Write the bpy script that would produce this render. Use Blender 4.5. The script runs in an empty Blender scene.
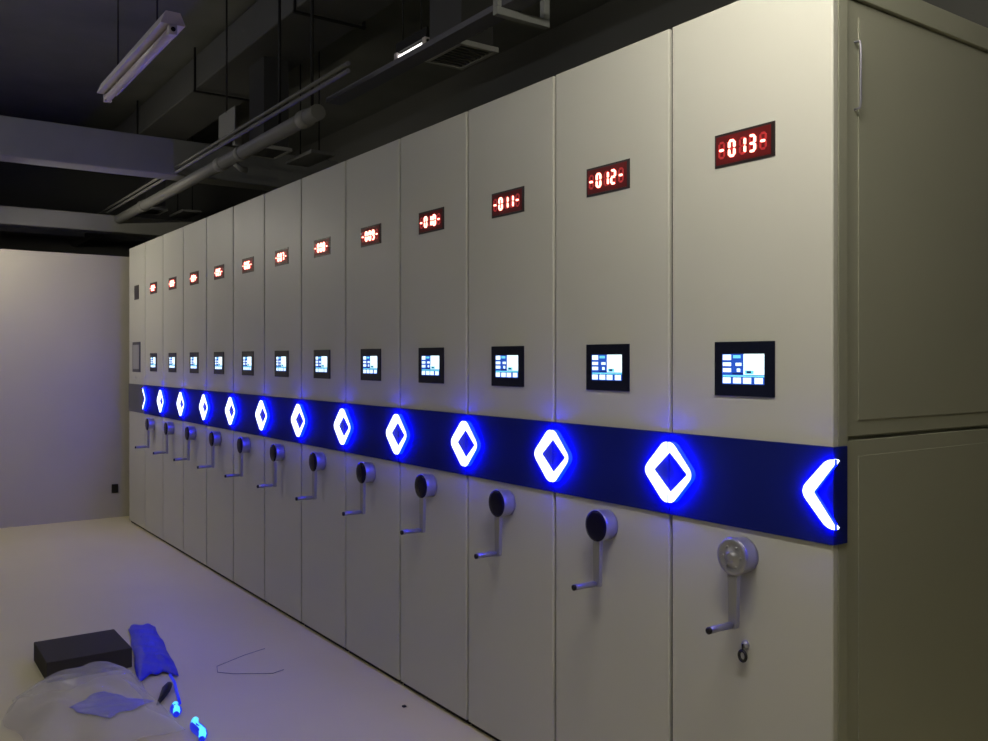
import bpy, bmesh, math, random
from mathutils import Vector, Matrix
random.seed(7)
scene = bpy.context.scene
col = scene.collection
R = math.radians

# ------------------------------------------------------------------ materials
def mat(name, color, rough=.5, metal=0., emit=None, strength=0., spec=.5, bump=None, vary=None, trans=0., alpha=1., ior=1.45):
    m = bpy.data.materials.new(name); m.use_nodes = True
    nt = m.node_tree; b = nt.nodes['Principled BSDF']
    b.inputs['Base Color'].default_value = (*color, 1)
    b.inputs['Roughness'].default_value = rough
    b.inputs['Metallic'].default_value = metal
    b.inputs['Specular IOR Level'].default_value = spec
    b.inputs['Transmission Weight'].default_value = trans
    b.inputs['Alpha'].default_value = alpha
    b.inputs['IOR'].default_value = ior
    if emit:
        b.inputs['Emission Color'].default_value = (*emit, 1)
        b.inputs['Emission Strength'].default_value = strength
    if vary or bump:
        tc = nt.nodes.new('ShaderNodeTexCoord')
    if vary:
        sc, amt = vary
        n = nt.nodes.new('ShaderNodeTexNoise'); n.inputs['Scale'].default_value = sc
        n.inputs['Detail'].default_value = 6
        nt.links.new(tc.outputs['Object'], n.inputs['Vector'])
        mx = nt.nodes.new('ShaderNodeMix'); mx.data_type = 'RGBA'
        mx.inputs[6].default_value = (*[c*(1-amt) for c in color], 1)
        mx.inputs[7].default_value = (*[min(1, c*(1+amt)) for c in color], 1)
        nt.links.new(n.outputs['Fac'], mx.inputs[0])
        nt.links.new(mx.outputs[2], b.inputs['Base Color'])
    if bump:
        sc, st = bump
        n = nt.nodes.new('ShaderNodeTexNoise'); n.inputs['Scale'].default_value = sc
        nt.links.new(tc.outputs['Object'], n.inputs['Vector'])
        bp = nt.nodes.new('ShaderNodeBump'); bp.inputs['Strength'].default_value = st
        bp.inputs['Distance'].default_value = .002
        nt.links.new(n.outputs['Fac'], bp.inputs['Height'])
        nt.links.new(bp.outputs['Normal'], b.inputs['Normal'])
    return m

M = dict(
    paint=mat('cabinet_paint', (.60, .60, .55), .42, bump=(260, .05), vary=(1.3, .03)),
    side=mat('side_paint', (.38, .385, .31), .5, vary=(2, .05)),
    seal=mat('rubber_seal', (.06, .06, .06), .6),
    black=mat('black_plinth', (.010, .009, .008), .7),
    band=mat('navy_acrylic', (.009, .016, .155), .55, spec=.06),
    band_off=mat('grey_acrylic', (.13, .13, .16), .5, spec=.1),
    lit=mat('light_strip_white', (.8, .85, 1), .4, emit=(.80, .90, 1.0), strength=2.2),
    litside=mat('light_strip_blue', (.05, .05, .8), .4, emit=(0, .001, 1.0), strength=68.0),
    bezel=mat('black_bezel', (.006, .008, .022), .25),
    win=mat('red_filter_window', (.12, .009, .010), .4, spec=.2),
    winframe=mat('display_bezel', (.016, .011, .010), .35),
    seg=mat('red_segment_lit', (.8, .1, .05), .4, emit=(1.0, .28, .22), strength=6.0),
    segoff=mat('red_segment_dim', (.30, .02, .02), .4, emit=(1.0, .05, .06), strength=.2),
    off=mat('dark_display', (.012, .011, .008), .3),
    scrblue=mat('screen_blue', (.02, .05, .3), .2, emit=(.02, .10, .60), strength=.8),
    scrdark=mat('screen_dark', (.01, .02, .08), .2, emit=(.01, .03, .25), strength=.5),
    scrwhite=mat('screen_white', (.8, .9, .9), .2, emit=(.72, .95, 1.0), strength=1.3),
    scrcyan=mat('screen_cyan', (.2, .6, .7), .2, emit=(.15, .70, .85), strength=.9),
    silver=mat('silver_casing', (.38, .38, .405), .32, metal=.55),
    cap=mat('black_gloss_cap', (.008, .007, .035), .22, spec=.18),
    capsilver=mat('silver_disc', (.42, .42, .46), .3, metal=.6),
    grip=mat('grip_sleeve', (.34, .34, .42), .3, metal=.6),
    dark=mat('dark_rubber', (.006, .006, .006), .5),
    floor=mat('epoxy_floor', (.79, .72, .45), .42, bump=(40, .06), vary=(1.1, .10)),
    wall=mat('beige_wall', (.55, .52, .43), .7, vary=(3, .04)),
    darkwall=mat('dark_wall', (.16, .16, .15), .8),
    ceil=mat('dark_ceiling', (.21, .215, .19), .9, vary=(1.6, .35), bump=(12, .4)),
    beam=mat('beam_paint', (.25, .25, .23), .8, vary=(3, .2)),
    duct=mat('dark_duct', (.12, .12, .115), .6, vary=(2, .2)),
    pipe=mat('grey_pipe', (.20, .20, .19), .5, vary=(6, .08)),
    conduit=mat('grey_conduit', (.17, .17, .16), .5),
    tray=mat('tray_steel', (.10, .10, .125), .5),
    rod=mat('black_rod', (.008, .008, .008), .6),
    plate=mat('hanger_plate', (.20, .20, .19), .6),
    frame=mat('bracket_steel', (.24, .25, .245), .5),
    dif=mat('diffuser_paint', (.42, .42, .40), .5),
    difcore=mat('diffuser_core', (.17, .17, .165), .6),
    batten=mat('batten_enamel', (.62, .57, .57), .4),
    tubeoff=mat('tube_unlit', (.74, .66, .66), .25),
    tubelit=mat('tube_lit', (.9, .9, .9), .4, emit=(1.0, .94, .78), strength=225.0),
    tubewarm=mat('tube_lit_far', (.9, .9, .9), .4, emit=(1.0, .93, .76), strength=100.0),
    fillrear=mat('fill_tube_rear', (.9, .9, .9), .4, emit=(.97, .98, 1.0), strength=9.0),  # weak emission of the added rear fill
    fillside=mat('fill_tube_side', (.9, .9, .9), .4, emit=(.96, .97, 1.0), strength=50.0),  # emission of the added side fill
    tubesmall=mat('tube_lit_small', (.9, .9, .9), .4, emit=(1.0, .97, .92), strength=2.2),
    bluefilm=mat('blue_film', (.02, .03, .88), .35),
    clear=mat('clear_polythene', (.93, .92, .95), .22, alpha=.20),
    clip=mat('black_plastic', (.012, .012, .010), .5),
    card=mat('brown_card', (.045, .04, .03), .8),
    cyan=mat('cyan_glow', (.1, .6, .9), .3, emit=(.08, .60, 1.0), strength=1.5),
    blueglow=mat('blue_glow', (.02, .03, .6), .3, emit=(.01, .03, .9), strength=.6),
    wire=mat('grey_wire', (.22, .20, .21), .5),
    white=mat('white_plastic', (.7, .7, .68), .5),
    panel=mat('grey_screen', (.36, .36, .36), .3),
    panelframe=mat('dark_frame', (.07, .07, .085), .4),
)

# ------------------------------------------------------------------ mesh helpers
class MB:
    """collects shapes into one mesh, several material slots allowed"""
    def __init__(s): s.bm = bmesh.new(); s.slot = 0
    def _mark(s, faces):
        for f in faces: f.material_index = s.slot
        return s
    def box(s, x0, x1, y0, y1, z0, z1, bev=0., seg=2):
        b = bmesh.new()
        vs = [b.verts.new(p) for p in [(x0,y0,z0),(x1,y0,z0),(x1,y1,z0),(x0,y1,z0),(x0,y0,z1),(x1,y0,z1),(x1,y1,z1),(x0,y1,z1)]]
        for f in [(0,3,2,1),(4,5,6,7),(0,1,5,4),(1,2,6,5),(2,3,7,6),(3,0,4,7)]: b.faces.new([vs[i] for i in f])
        if bev: bmesh.ops.bevel(b, geom=list(b.edges), offset=bev, segments=seg, affect='EDGES', profile=.5)
        return s.merge(b)
    def merge(s, b, smooth=False):
        vmap = {v: s.bm.verts.new(v.co) for v in b.verts}
        for f in b.faces:
            try: nf = s.bm.faces.new([vmap[v] for v in f.verts])
            except ValueError: continue
            nf.material_index = s.slot; nf.smooth = smooth
        b.free(); return s
    def tube(s, pts, r, n=14, cap=True):
        """swept round tube through points; r may be a list"""
        pts = [Vector(p) for p in pts]; rs = r if isinstance(r, (list, tuple)) else [r]*len(pts)
        b = bmesh.new(); rings = []; up = None
        for i, p in enumerate(pts):
            d = (pts[min(i+1, len(pts)-1)] - pts[max(i-1, 0)]).normalized()
            if up is None:
                up = d.orthogonal().normalized()
            up = (up - d*up.dot(d)).normalized(); w = d.cross(up)
            rings.append([b.verts.new(p + (up*math.cos(t) + w*math.sin(t))*rs[i]) for t in [2*math.pi*k/n for k in range(n)]])
        for a, c in zip(rings, rings[1:]):
            for k in range(n): b.faces.new([a[k], a[(k+1) % n], c[(k+1) % n], c[k]])
        if cap:
            b.faces.new(rings[0][::-1]); b.faces.new(rings[-1])
        bmesh.ops.recalc_face_normals(b, faces=b.faces)
        vmap = {v: s.bm.verts.new(v.co) for v in b.verts}
        for f in b.faces:
            nf = s.bm.faces.new([vmap[v] for v in f.verts]); nf.material_index = s.slot; nf.smooth = len(f.verts) == 4
        b.free(); return s
    def lathe_x(s, prof, cy, cz, n=40):
        """revolve (x, radius) profile about an axis parallel to x"""
        b = bmesh.new(); rings = []
        for x, r in prof:
            rings.append([b.verts.new((x, cy + r*math.cos(2*math.pi*k/n), cz + r*math.sin(2*math.pi*k/n))) for k in range(n)])
        for a, c in zip(rings, rings[1:]):
            for k in range(n): b.faces.new([a[k], a[(k+1) % n], c[(k+1) % n], c[k]])
        b.faces.new(rings[0]); b.faces.new(rings[-1])
        bmesh.ops.recalc_face_normals(b, faces=b.faces)
        return s.merge(b, True)
    def prism_yz(s, poly, x0, x1, side_slot=None, front_sides=()):
        """poly = list of (y,z) (any winding) extruded along x; x0 is the front"""
        b = s.bm; fr = [b.verts.new((x0, y, z)) for y, z in poly]; bk = [b.verts.new((x1, y, z)) for y, z in poly]
        f = b.faces.new(fr); g = b.faces.new(bk[::-1]); f.material_index = g.material_index = s.slot
        n = len(poly)
        for i in range(n):
            q = b.faces.new([fr[(i+1) % n], fr[i], bk[i], bk[(i+1) % n]])
            q.material_index = s.slot if side_slot is None or i in front_sides else side_slot
        return s
    def build(s, name, mats, parent=None, smooth=False):
        bmesh.ops.recalc_face_normals(s.bm, faces=s.bm.faces)
        me = bpy.data.meshes.new(name); s.bm.to_mesh(me); s.bm.free()
        for m in (mats if isinstance(mats, (list, tuple)) else [mats]): me.materials.append(m)
        if smooth:
            for p in me.polygons: p.use_smooth = True
        o = bpy.data.objects.new(name, me); col.objects.link(o)
        if parent: o.parent = parent
        return o

def tag(o, label, cat, group=None, kind=None):
    o['label'] = label; o['category'] = cat
    if group: o['group'] = group
    if kind: o['kind'] = kind
    return o
def empty(name, loc):
    o = bpy.data.objects.new(name, None); o.empty_display_size = .1; o.location = loc; col.objects.link(o); return o
def struct(o): o['kind'] = 'structure'; return o
def copy_tree(o, parent=None):
    c = o.copy(); col.objects.link(c)
    if parent: c.parent = parent
    for ch in [k for k in list(o.children)]: copy_tree(ch, c)
    return c

# ------------------------------------------------------------------ room
FAR, NEAR, LEFT, RIGHT, TOP = 11.2, -3.2, -4.2, 2.3, 3.9
struct(MB().box(LEFT-.1, RIGHT+.1, NEAR-.1, FAR+.1, -.1, 0).build('floor', M['floor']))
struct(MB().box(LEFT-.1, RIGHT+.1, NEAR-.1, FAR+.1, TOP, TOP+.1).build('ceiling', M['ceil']))
struct(MB().box(LEFT-.1, LEFT, NEAR-.1, FAR+.1, 0, TOP).build('wall_left', M['darkwall']))
struct(MB().box(RIGHT, RIGHT+.1, NEAR-.1, FAR+.1, 0, TOP).build('wall_right', M['darkwall']))
struct(MB().box(LEFT, RIGHT, NEAR-.1, NEAR, 0, TOP).build('wall_near', M['darkwall']))
struct(MB().box(LEFT, RIGHT, FAR, FAR+.1, 0, TOP).build('wall_far', M['darkwall']))
struct(MB().box(LEFT, RIGHT, 8.62, 8.72, 0, 2.36).build('wall_back', M['wall']))      # low partition behind the row, open above
# concrete beams crossing the ceiling
for i, (y, z0, z1, t) in enumerate([(6.85, 2.80, 3.07, .22), (8.95, 2.62, 2.78, .2), (10.3, 2.72, 2.98, .2)]):
    struct(MB().box(LEFT, RIGHT, y, y+t, z0, z1, .01).build('trim_%d' % (i+1), M['beam']))

# ------------------------------------------------------------------ cabinets
W, H, DEP, Y0 = .5372, 2.397, 1.85, 1.313
G = .0064           # half gap between neighbours
BZ0, BZ1, BT = .977, 1.216, .006        # the dark band
CZ = 1.1025

def fillet(poly, rad):
    out = []; n = len(poly)
    for i, p in enumerate(poly):
        p = Vector(p); a = Vector(poly[i-1]); b = Vector(poly[(i+1) % n]); r = rad[i]
        if not r: out.append(tuple(p)); continue
        da = (a-p).normalized(); db = (b-p).normalized()
        for k in range(7):
            t = k/6; q = (p+da*r)*(1-t)**2 + p*2*t*(1-t) + (p+db*r)*t*t
            out.append(tuple(q))
    return out
def chevron(sgn, yedge, a, b, th, tv):
    """half of a diamond outline: tip pointing to +y (sgn=1) or -y (sgn=-1), open end at yedge"""
    f = .017                                                       # blunt top where the two halves meet
    poly = [(0, b), (f, b), (a, 0), (f, -b), (0, -b), (0, -b+tv), (a-th, 0), (0, b-tv)]
    poly = fillet(poly, [0, .015, .028, .015, 0, 0, .004, 0])
    return [(yedge + sgn*y, CZ + z) for y, z in poly]

SEG = dict(zip('abcdefg', range(7)))
DIG = {'0': 'abcdef', '1': 'bc', '2': 'abged', '3': 'abgcd', '4': 'fgbc', '5': 'afgcd', '6': 'afgedc', '7': 'abc', '8': 'abcdefg', '9': 'abcdfg', '-': 'g'}
def seg_polys(w, h, t):
    hw, hh = w/2, h/2; e = t*.12
    def hz(z): return [(-hw+t/2+e, z), (-hw+t+e, z+t/2), (hw-t-e, z+t/2), (hw-t/2-e, z), (hw-t-e, z-t/2), (-hw+t+e, z-t/2)]
    def vt(x, z0, z1): return [(x, z0+e+t*.1), (x+t/2, z0+t/2+e), (x+t/2, z1-t/2-e), (x, z1-e-t*.1), (x-t/2, z1-t/2-e), (x-t/2, z0+t/2+e)]
    L, Rr = -hw+t/2, hw-t/2; T, B = hh-t/2, -hh+t/2
    return dict(a=hz(T), g=hz(0), d=hz(B), f=vt(L, 0, T), b=vt(Rr, 0, T), e=vt(L, B, 0), c=vt(Rr, B, 0))
SP = seg_polys(.0235, .047, .0062)
DZ0, DZ1 = 1.9555, 2.0465
DZ = (DZ0+DZ1)/2
cache = {}
def digit(ch, slot, parent):
    ox = (.074, .0385, .003, -.0295, -.064)[slot]
    for kind in ('on', 'off'):
        key = (ch, kind)
        if key not in cache:
            m = MB(); n = 0
            for s_, poly in SP.items():
                if (s_ in DIG[ch]) == (kind == 'on'):
                    m.prism_yz([(-u, v) for u, v in poly], -.0050 if kind == 'on' else -.0026, -.0015); n += 1
            if n:
                o = m.build('digit' if kind == 'on' else 'unlit_segments', M['seg'] if kind == 'on' else M['segoff'])
                col.objects.unlink(o); cache[key] = o.data
            else: m.bm.free(); cache[key] = None
        if cache[key]:
            o = bpy.data.objects.new('digit' if kind == 'on' else 'unlit_segments', cache[key]); col.objects.link(o)
            o.parent = parent; o.location = (-.002, ox, DZ)

def add_shell(root, y0, y1, body_y0):
    MB().box(0, .022, y0, y1, .02, H, .004).build('front_panel', M['paint'], root)
    MB().box(.023, DEP, body_y0, y1, .02, H-.004, .003).build('body', M['side'], root)
    MB().box(.016, DEP-.02, y0+.004, y1-.002, 0, .0195).build('plinth', M['black'], root)

def make_common(root, lit=True):
    y0, y1 = -W/2+G, W/2-G
    MB().box(.006, .020, y1+.0004, W/2-.0006, .03, H-.006).build('seal_strip', M['seal'], root)
    return y0, y1

# --- prototype of a powered moving cabinet (origin: floor, middle of the front face)
proto = empty('archive_cabinet', (0, 0, 0))
y0, y1 = make_common(proto)
add_shell(proto, y0, y1, y0)
nd = MB(); nd.box(-.002, .0, -.100, .100, DZ0, DZ1).slot = 1
nd.box(-.0032, -.0021, -.088, .094, DZ0+.007, DZ1-.007)
nd = nd.build('number_display', [M['winframe'], M['win']], proto)
ts = MB().box(-.004, 0, -.1, .1, 1.330, 1.477, .0015).build('touchscreen', M['bezel'], proto)
m = MB(); u0, u1, v0, v1 = -.072, .068, 1.362, 1.4435            # u to the viewer's right (= -y)
def tile(a0, a1, b0, b1, slot, lift):
    m.slot = slot
    ya, yb = u0+(u1-u0)*a0, u0+(u1-u0)*a1
    m.box(-.0046-lift, -.0041, -yb, -ya, v0+(v1-v0)*b0, v0+(v1-v0)*b1)
tile(0, 1, 0, 1, 0, 0)
tile(.52, 1, .32, 1, 2, .0003)                                   # bright picture area
tile(.56, .76, .34, .46, 3, .0005)
tile(.60, .70, .37, .44, 1, .0007)
for b0, b1 in ((.80, .98), (.60, .72), (.40, .53)): tile(.02, .22, b0, b1, 2, .0003)
tile(.27, .45, .86, .96, 3, .0003)
tile(.33, .47, .61, .71, 2, .0003); tile(.36, .44, .41, .52, 2, .0003)
tile(.25, .50, .33, .38, 1, .0003)
tile(.02, 1, .245, .30, 3, .0003)
for a in (.02, .27, .51, .78): tile(a, a+.19, .03, .22, 2, .0003)
m.build('screen', [M['scrblue'], M['scrdark'], M['scrwhite'], M['scrcyan']], ts)
band = MB().box(-BT, -.0002, -W/2+.0015, W/2-.0015, BZ0, BZ1, .0015).build('band_panel', M['band'], proto)
RAISE = .018
def light(sgn, ye, a, th, tv, parent):
    mm = MB(); poly = chevron(sgn, ye, a, .0875, th, tv); n = len(poly)
    inner = range(n-9, n-1) if sgn == 1 else ()                  # the inner wall of the left arms glows white too
    mm.prism_yz(poly, -BT-RAISE, -BT-.0003, 1, inner)
    return mm.build('light_chevron', [M['lit'], M['litside']], parent)
light(1, -W/2+.0018-.0125, .100, .030, .025, band)
light(-1, W/2-.002-.0125, .097, .025, .024, band)
# crank
HZ = .907
hub = MB().lathe_x([(0, .047), (-.012, .0475), (-.030, .0488), (-.047, .0502), (-.050, .0485)], 0, HZ).build('crank_hub', M['silver'], proto)
cap = MB().lathe_x([(-.0502, .0488), (-.053, .0475), (-.0555, .039), (-.057, .02), (-.0572, .004)], 0, HZ).build('hub_cap', M['cap'], hub)
b = bmesh.new()
arm_poly = fillet([(-.016, HZ-.036), (.016, HZ-.036), (.0125, .716), (-.0125, .716)], [0, 0, .011, .011])
MB().prism_yz(arm_poly, -.0495, -.036).build('crank_arm', M['silver'], hub)
b.free()
MB().tube([(-.0505, 0, .727), (-.056, 0, .727), (-.058, 0, .727), (-.100, 0, .727), (-.134, 0, .727), (-.136, 0, .727)], [.006, .006, .0095, .0085, .0095, .008]).build('grip', M['grip'], hub)
MB().tube([(-.1365, 0, .727), (-.143, 0, .727), (-.1445, 0, .727)], [.0092, .0092, .006]).build('grip_end_cap', M['dark'], hub)

GROUP = 'archive cabinets in the long row'
ORD = ['nearest', 'second', 'third', 'fourth', 'fifth', 'sixth', 'seventh', 'eighth', 'ninth', 'tenth', 'eleventh', 'twelfth']
cabs = []
for k in range(12):
    num = '-0%02d-' % (13-k) if 13-k > 9 else '-00%d-' % (13-k)
    o = proto if k == 1 else copy_tree(proto)
    o.location = (0, Y0+W*(k+.5), 0)
    cabs.append(o)
    nm = num.strip('-')
    if k == 0: lab = 'light grey archive cabinet showing %s, nearest, with silver crank disc and hanging key' % nm
    else: lab = 'light grey archive cabinet showing red %s with black crank disc, %s from the near end' % (nm, ORD[k])
    tag(o, lab, 'cabinet', GROUP)
kids = {o: {c.name.split('.')[0]: c for c in o.children} for o in cabs}
for k, o in enumerate(cabs):
    num = '-0%02d-' % (13-k)
    for i, ch in enumerate(num): digit(ch, i, kids[o]['number_display'])

# --- the nearest cabinet: visible end with framed doors, band wrapping the corner, silver crank disc, lock and key
near = cabs[0]; kk = kids[near]
def drop(ob):
    for c in list(ob.children): drop(c)
    bpy.data.objects.remove(ob)
drop(kk['body'])
ye = -W/2+.0005
fp = MB().box(0, .022, ye, y1, .02, H, .004).build('front_panel', M['paint'], near); drop(kk['front_panel'])
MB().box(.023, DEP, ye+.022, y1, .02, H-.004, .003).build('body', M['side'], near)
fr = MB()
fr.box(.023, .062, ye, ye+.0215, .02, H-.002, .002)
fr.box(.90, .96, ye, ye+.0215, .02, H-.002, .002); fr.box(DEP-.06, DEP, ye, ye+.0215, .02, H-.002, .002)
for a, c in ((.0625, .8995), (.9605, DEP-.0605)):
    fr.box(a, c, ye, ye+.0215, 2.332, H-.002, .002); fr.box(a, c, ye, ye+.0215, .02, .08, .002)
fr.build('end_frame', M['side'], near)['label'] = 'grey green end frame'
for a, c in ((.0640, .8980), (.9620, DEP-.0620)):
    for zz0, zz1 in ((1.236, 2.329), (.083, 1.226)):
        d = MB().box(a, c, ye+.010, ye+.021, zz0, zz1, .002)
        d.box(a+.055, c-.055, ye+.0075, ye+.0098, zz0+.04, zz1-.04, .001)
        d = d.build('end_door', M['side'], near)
        hz = 2.14 if zz0 > 1 else .36
        MB().tube([(a+.040, ye+.0098, hz-.085), (a+.040, ye-.006, hz-.083), (a+.040, ye-.008, hz-.07), (a+.040, ye-.008, hz+.07), (a+.040, ye-.006, hz+.083), (a+.040, ye+.0098, hz+.085)], .003, 10).build('handle', M['grip'], d)
# wrapped band
bp = kk['band_panel']
nb = MB()
nb.box(-BT, -.0002, -W/2-.005, W/2-.0015, BZ0, BZ1, .0012)
nb.box(-.0001, .052, -W/2-.005, -W/2-.0006, BZ0, BZ1, .0012)
nb = nb.build('band_panel', M['band'], near)
drop(bp)
mm = MB(); E = -W/2-.005; bb = .0845; RZ = .010
half = [(-RZ, bb), (.012, bb), (.090, 0), (.012, -bb), (-RZ, -bb), (-RZ, -.86*bb), (.048, 0), (-RZ, .86*bb)]
half = fillet(half, [0, .018, .028, .018, 0, 0, .004, 0])
mm.prism_yz([(E+q, CZ+z) for q, z in half], -BT-RZ, -BT-.0003, 1)
for sg in (1, -1):                                               # the arms' ends, round the corner
    tri = [(-BT, .86*bb), (-BT, bb), (.000, bb), (.004, bb-.004)]
    lo = [mm.bm.verts.new((x, E-RZ, CZ+sg*z)) for x, z in tri]; hi = [mm.bm.verts.new((x, E-.0003, CZ+sg*z)) for x, z in tri]
    mm.bm.faces.new(lo); mm.bm.faces.new(hi[::-1])
    for i in range(4): mm.bm.faces.new([lo[i], hi[i], hi[(i+1) % 4], lo[(i+1) % 4]])
mm.build('light_chevron', [M['lit'], M['litside']], nb)
light(-1, W/2-.002-.0125, .097, .025, .024, nb)
cp = kk['crank_hub']; old = [c for c in cp.children if c.name.startswith('hub_cap')][0]; drop(old)
hc = MB().lathe_x([(-.0502, .0486), (-.053, .0475), (-.0525, .036), (-.051, .034), (-.051, .024), (-.053, .021), (-.0545, .014), (-.060, .0125), (-.061, .010)], 0, HZ)
for t in range(6):
    a = R(60*t); hc.lathe_x([(-.0505, .0035), (-.0530, .0035)], .029*math.cos(a), HZ+.029*math.sin(a), 10)
hc.build('hub_cap', M['capsilver'], cp)['label'] = 'silver disc with a raised centre knob'
lk = MB().lathe_x([(0, .011), (-.006, .011), (-.008, .0085), (-.012, .008)], -.006, .668, 20).build('key_lock', M['silver'], near)
key = MB()
key.box(-.017, -.0125, -.0075, -.0045, .655, .672, .0005)
ring = [(-.015, -.006+.0115*math.cos(R(t)), .640+.0135*math.sin(R(t))) for t in range(0, 361, 15)]
key.tube(ring, .0042, 8, cap=False)
key.build('key', M['dark'], lk)['label'] = 'black key bow hanging from the lock'

# --- the fixed cabinet at the far end: dark display, framed panel, unlit band, no crank
fx = empty('archive_cabinet', (0, Y0+W*12.5, 0))
tag(fx, 'light grey archive cabinet with unlit display and no crank, at the far end', 'cabinet', GROUP)
add_shell(fx, y0, y1, y0)
MB().box(-.004, 0, -.07, .07, DZ0-.02, DZ1+.012, .001).build('number_display', M['off'], fx)
pf = MB()
pf.box(-.006, 0, -.125, .125, 1.32, 1.575, .002)
pf = pf.build('control_panel', M['panelframe'], fx)
MB().box(-.0075, -.0061, -.098, .098, 1.345, 1.55).build('screen', M['panel'], pf)
MB().box(-BT, -.0002, -W/2+.0015, W/2-G, BZ0, BZ1, .0015).build('band_panel', M['band_off'], fx)
MB().box(-.006, 0, .02, .08, 1.262, 1.282, .001).build('name_plate', M['white'], fx)

# ------------------------------------------------------------------ overhead services
# grey pipe above the row with couplings, then the darker tray in its line
p = empty('ceiling_pipe', (.06, 4.5, 2.745)); tag(p, 'long round grey pipe hung above the cabinet tops towards the far end', 'pipe')
def at(o, ob): ob.parent = p if o is None else o; ob.matrix_parent_inverse = Matrix.Translation(-(p if o is None else o).location); return ob
at(p, MB().tube([(.06, 4.45, 2.745), (.06, 11.1, 2.745)], .042, 20).build('pipe_run', M['pipe']))
for y in (4.62, 6.02, 8.05, 9.6):
    at(p, MB().tube([(.06, y-.045, 2.745), (.06, y-.04, 2.745), (.06, y+.04, 2.745), (.06, y+.045, 2.745)], [.043, .049, .049, .043], 20).build('coupling', M['pipe']))
at(p, MB().tube([(.06, 5.75, 2.70), (.10, 5.75, 2.67), (.14, 5.75, 2.665)], [.018, .018, .022], 12).build('drain_branch', M['pipe']))
p = empty('hanger_plate', (.006, 5.75, 3.9)); tag(p, 'flat grey steel hanger plate dropping to the grey pipe', 'bracket')
at(p, MB().box(.003, .009, 5.59, 5.90, 2.83, 3.03, .001).build('plate', M['plate']))
at(p, MB().tube([(.06, 5.6+.02*0, 2.745), (.06, 5.66, 2.745)], .047, 20).build('pipe_clamp', M['plate']))
at(p, MB().box(.010, .055, 5.61, 5.65, 2.79, 2.86, .001).build('clamp_strap', M['plate']))
at(p, MB().tube([(.006, 5.75, 3.02), (.006, 5.75, 3.9)], .006, 8).build('drop_rod', M['rod']))
for y, lab in ((4.99, 'thin black rod from ceiling to grey pipe, the left of the pair'), (4.53, 'thin black rod from ceiling to near end of grey pipe, the right of the pair')):
    o = empty('drop_rod', (.06, y, TOP)); p = o
    tag(o, lab, 'rod', 'drop rods holding the pipe')
    at(o, MB().tube([(.06, y, 2.785), (.06, y, TOP)], .009, 8).build('rod', M['rod']))
    at(o, MB().tube([(.06, y, TOP-.01), (.06, y, TOP)], .03, 12).build('ceiling_plate', M['rod']))
for z, lab in ((2.821, 'lower thin grey conduit running above the grey pipe'), (2.856, 'upper thin grey conduit running above the grey pipe')):
    tag(MB().tube([(-.0085, 3.95, z), (-.0085, 11.15, z)], .011, 10).build('conduit', M['conduit']), lab, 'conduit', 'conduits above the pipe')
p = empty('cable_tray', (.145, 2.6, 2.80)); tag(p, 'dark steel cable tray running from the square bracket to the grey pipe', 'cable tray')
at(p, MB().box(.10, .19, 2.60, 4.44, 2.797, 2.801).build('tray_base', M['tray']))
at(p, MB().box(.10, .103, 2.60, 4.44, 2.8012, 2.822).build('tray_side', M['tray']))
at(p, MB().box(.187, .19, 2.60, 4.44, 2.8012, 2.822).build('tray_side', M['frame']))
at(p, MB().tube([(.13, 2.6, 2.812), (.13, 4.44, 2.812)], .010, 8).build('cable', M['rod']))
at(p, MB().tube([(.158, 2.6, 2.811), (.158, 4.44, 2.811)], .009, 8).build('cable', M['rod']))
p = empty('tray_bracket', (.21, 2.85, TOP)); tag(p, 'square pale grey steel hanging bracket under the near end of the cable tray', 'bracket')
at(p, MB().box(.08, .34, 2.835, 2.865, 2.766, 2.7965, .002).build('crossbar', M['frame']))
for x in (.08, .312): at(p, MB().box(x, x+.028, 2.835, 2.865, 2.797, TOP, .002).build('upright', M['frame']))
# air duct over the cabinets, with diffusers necked down from it
p = empty('air_duct', (.5, 2.2, TOP)); tag(p, 'dark rectangular air duct hung under the ceiling above the cabinets', 'duct')
at(p, MB().box(.25, .70, 3.2, 11.0, 3.58, 3.84, .01).build('duct_run', M['duct']))
for y in (3.5, 5.2, 7.2, 9.0, 10.7):
    for x in (.240, .710): at(p, MB().box(x-.006, x+.006, y-.01, y+.01, 3.56, TOP).build('hanger_strap', M['rod']))
    at(p, MB().box(.23, .72, y-.011, y+.011, 3.548, 3.56).build('hanger_bar', M['rod']))
DL = ['square pale air diffuser nearest the bracket above the cabinet tops', 'square pale air diffuser beside the grey pipe behind the hanger plate', 'small pale air diffuser farthest along the ceiling by the end of the pipe']
def diffuser(y, lab):
    global p
    o = empty('air_diffuser', (.5, y, 2.93)); p = o
    tag(o, lab, 'air diffuser', 'air diffusers under the duct')
    f = MB(); x0, x1, ya, yb = .39, .615, y-.165, y+.165; t = .022
    f.box(x0, x1, ya, ya+t, 2.925, 2.95, .002).box(x0, x1, yb-t, yb, 2.925, 2.95, .002)
    f.box(x0, x0+t, ya+t, yb-t, 2.925, 2.95, .002).box(x1-t, x1, ya+t, yb-t, 2.925, 2.95, .002)
    at(o, f.build('diffuser_frame', M['dif']))
    c = MB()
    for i in range(9):
        yy = ya+t+.008+i*(yb-ya-2*t-.016)/8.
        c.box(x0+t, x1-t, yy-.009, yy+.004, 2.929, 2.946)
    at(o, c.build('louvre', M['difcore']))
    at(o, MB().box(x0+.02, x1-.02, ya+.02, yb-.02, 2.951, 3.578).build('neck', M['seal']))
for y, lab in zip((3.74, 6.30, 9.49), DL): diffuser(y, lab)
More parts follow.
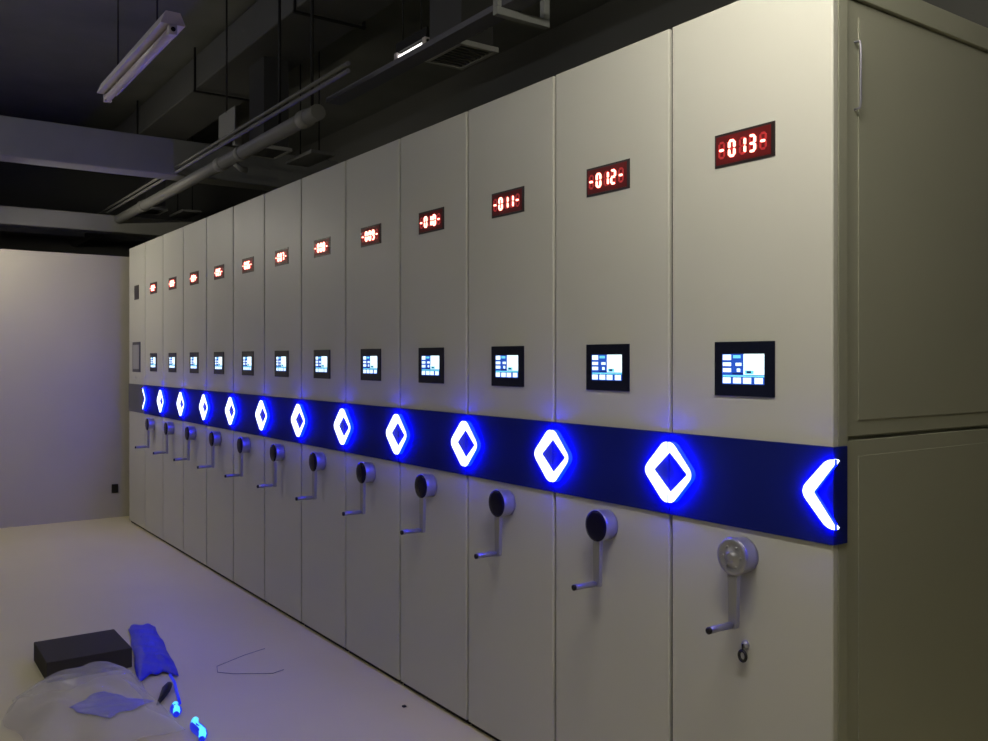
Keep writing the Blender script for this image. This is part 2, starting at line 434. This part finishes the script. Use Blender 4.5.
for y, lab in ((6.33, 'flat dark grey ceiling panel just right of the middle air diffuser'), (9.5, 'flat dark grey ceiling panel just right of the farthest air diffuser')):
    o = MB().box(.74, .93, y-.24, y+.24, 2.925, 2.95, .003).build('ceiling_panel', M['plate'])
    o2 = empty('access_panel', (.83, y, TOP)); p = o2; o.name = 'panel'; at(o2, o)
    tag(o2, lab, 'ceiling panel', 'access panels beside the diffusers')
    for x in (.76, .91): at(o2, MB().tube([(x, y, 2.95), (x, y, TOP)], .005, 8).build('drop_rod', M['rod']))

# fluorescent battens
def batten(x, ya, yb, z, tube_mat, lab, w=.075, name='tube_light', drop_to=TOP, rr=.014, chm='batten'):
    global p
    o = empty(name, (x, (ya+yb)/2, drop_to)); p = o
    tag(o, lab, 'tube light')
    q = MB(); b = bmesh.new()
    # tapered channel: wide at the bottom, narrow at the top
    prof = [(-w*.30, z+.075), (w*.30, z+.075), (w*.5, z+.030), (w*.5, z+.022), (-w*.5, z+.022), (-w*.5, z+.030)]
    a_ = [b.verts.new((x+px, ya, pz)) for px, pz in prof]; c_ = [b.verts.new((x+px, yb, pz)) for px, pz in prof]
    b.faces.new(a_); b.faces.new(c_[::-1])
    for i in range(6): b.faces.new([a_[i], c_[i], c_[(i+1) % 6], a_[(i+1) % 6]])
    bmesh.ops.recalc_face_normals(b, faces=b.faces); q.merge(b)
    at(o, q.build('channel', M[chm]))
    at(o, MB().tube([(x, ya+.03, z), (x, yb-.03, z)], rr, 16).build('fluorescent_tube', tube_mat))
    for e0, e1 in ((ya-.002, ya+.029), (yb-.029, yb+.002)):
        at(o, MB().box(x-.018, x+.018, e0, e1, z-.020, z+.0215, .003).build('lamp_holder', M['batten']))
        cc = e0 if e0 < (ya+yb)/2 else e1
        at(o, MB().tube([(x, cc-.0015, z+.002), (x, cc+.0015, z+.002)], .010, 14).build('end_socket', M['dark']))
    for yy in (ya+.2*(yb-ya), yb-.2*(yb-ya)):
        at(o, MB().tube([(x, yy, z+.074), (x, yy, drop_to)], .004, 8).build('drop_rod', M['rod']))
    return o
batten(-.868, 3.83, 5.05, 2.80, M['tubeoff'], 'unlit white fluorescent batten hung over the aisle at upper left', w=.098, rr=.019)
batten(.425, 3.93, 4.25, 3.045, M['tubesmall'], 'short bright lit tube lamp above the cable tray', w=.018, drop_to=3.575, rr=.009, chm='rod')
batten(-.80, .40, 1.60, 2.86, M['tubelit'], 'lit fluorescent batten over the aisle at the near end of the row')
batten(-1.30, 7.25, 8.35, 2.55, M['tubewarm'], 'lit fluorescent batten over the aisle near the back wall')
batten(-2.9, -.6, .9, 3.2, M['fillrear'], 'added fill batten, unseen, behind the camera')  # fill added out of view to raise the ambient level
batten(-2.7, 4.4, 6.2, 3.3, M['fillside'], 'added fill batten, unseen, over the far side of the room')  # out-of-view fill, added to brighten the floor and cabinet fronts

# ------------------------------------------------------------------ things on the floor
def sheet(name, cx, cy, lx, ly, hgt, m_, seed, n=26, rot=0., dome=False, puff=0.):
    rnd = random.Random(seed); b = bmesh.new(); vs = []
    ph = [(rnd.uniform(8, 30), rnd.uniform(8, 30), rnd.uniform(0, 6.3), rnd.uniform(.3, 1)) for _ in range(7)]
    for i in range(n+1):
        row = []
        for j in range(n+1):
            u, v = i/n*2-1, j/n*2-1
            e = 1+.10*math.sin(3*math.atan2(v, u)+seed)+.06*math.sin(7*math.atan2(v, u))
            x, y = u*lx*.5*e, v*ly*.5*e
            k = sum(a*abs(math.sin(fx_*x+fy_*y+p_)) for fx_, fy_, p_, a in ph)/4.
            edge = max(0., 1-max(abs(u), abs(v))**3)
            z = .003 + hgt*k*(.25+.75*edge) + (puff*(1-min(1, u*u))**.6*(1-min(1, v*v))**.6 if dome else 0)
            c, s = math.cos(rot), math.sin(rot)
            row.append(b.verts.new((cx+c*x-s*y, cy+s*x+c*y, z)))
        vs.append(row)
    for i in range(n):
        for j in range(n): b.faces.new([vs[i][j], vs[i+1][j], vs[i+1][j+1], vs[i][j+1]])
    q = MB(); q.merge(b, True); o = q.build(name, m_)
    md = o.modifiers.new('thick', 'SOLIDIFY'); md.thickness = .0012; md.offset = 1
    return o
tag(sheet('plastic_film', -.775, 4.58, .15, .84, .035, M['bluefilm'], 3, rot=R(-9)), 'crumpled bright blue plastic film on the floor behind the clear bag', 'film')
tag(sheet('plastic_bag', -1.19, 3.88, .50, .72, .05, M['clear'], 5, dome=True, puff=.13, n=34), 'clear crumpled polythene bag lying on the floor at lower left', 'bag')
tag(sheet('plastic_film', -1.10, 3.95, .20, .26, .02, M['bluefilm'], 11, rot=R(30)), 'small crumpled blue film inside the clear bag', 'film')
o = MB().box(-1.26, -.90, 4.38, 4.74, 0, .09, .004); tag(o.build('cardboard_box', M['card']), 'low dark cardboard box at the left beside the blue film', 'box')
# black plastic clip
c_ = MB(); c_.tube([(-.93, 3.83, .008), (-.90, 3.88, .014), (-.865, 3.945, .020), (-.835, 4.01, .014), (-.822, 4.04, .008)], [.006, .012, .019, .014, .006], 10)
tag(c_.build('cable_clip', M['clip']), 'small black plastic piece at the edge of the clear bag', 'clip')
# cyan tubes with their own emission, and a blue strand
def pod(x, y, l, rot, lab, bends):
    global p
    o = empty('glow_pod', (x, y, 0)); p = o; tag(o, lab, 'light', 'small glowing shapes on the floor')
    d = Vector((math.sin(rot), math.cos(rot), 0)); n = Vector((d.y, -d.x, 0)); P = Vector((x, y, .014))
    pts = [P + d*l*(t-.5) + n*bends*math.sin(t*6.28) for t in [i/10 for i in range(11)]]
    at(o, MB().tube(pts, [.008+.010*math.sin(math.pi*(.12+.76*i/10)) for i in range(11)], 14).build('lens', M['cyan']))  # emissive cyan core of the shape
    pts2 = [q - Vector((0, 0, .004)) for q in pts]
    at(o, MB().tube([pts2[0]-d*.012]+pts2+[pts2[-1]+d*.012], [.008]+[.006+.016*math.sin(math.pi*(.12+.76*i/10)) for i in range(11)]+[.008], 14).build('glow_shell', M['blueglow']))
pod(-.887, 3.722, .10, R(14), 'small cyan glowing shape on the floor by the black piece', .002)
pod(-.873, 3.47, .19, R(10), 'long cyan glowing shape on the floor at the picture bottom', .008)
tag(MB().tube([(-.852, 3.79, .006), (-.840, 3.85, .007), (-.825, 3.93, .006), (-.80, 4.05, .006), (-.79, 4.16, .006)], .006, 8).build('strand', M['blueglow']), 'blue glowing lead running from the cyan light to the blue film', 'cable')
tag(MB().tube([(-.30, 4.28, .002), (-.42, 4.24, .002), (-.577, 4.16, .002), (-.60, 4.08, .002), (-.55, 4.02, .002), (-.40, 3.92, .002), (-.34, 3.94, .002)], .0013, 6).build('wire', M['wire']), 'thin grey bent wire lying on the open floor', 'wire')
tag(MB().box(-.112, -.098, 3.228, 3.243, 0, .006, .001).build('screw_scrap', M['dark']), 'tiny dark scrap on the floor near the cabinet plinth', 'scrap')
# socket on the back wall
o = empty('wall_socket', (-.04, 8.62, .26)); p = o; tag(o, 'small dark socket low on the back wall at the row end', 'socket')
at(o, MB().box(-.075, -.02, 8.611, 8.62, .22, .30, .002).build('socket_plate', M['off']))

# ------------------------------------------------------------------ world, camera
w = bpy.data.worlds.new('room_dark'); scene.world = w; w.use_nodes = True
w.node_tree.nodes['Background'].inputs[0].default_value = (.02, .02, .022, 1)
w.node_tree.nodes['Background'].inputs[1].default_value = .3
cam = bpy.data.cameras.new('camera'); co = bpy.data.objects.new('camera', cam); col.objects.link(co)
cam.sensor_width = 36; cam.lens = 900/988*36; cam.shift_y = -11.5/988; cam.clip_start = .02
co.location = (-1.936, 0, 1.43); co.rotation_euler = (R(90), 0, -math.atan(635/900))
scene.camera = co
vs = scene.view_settings
vs.view_transform = 'Standard'; vs.look = 'None'; vs.exposure = 0; vs.gamma = 1; vs.use_curve_mapping = False
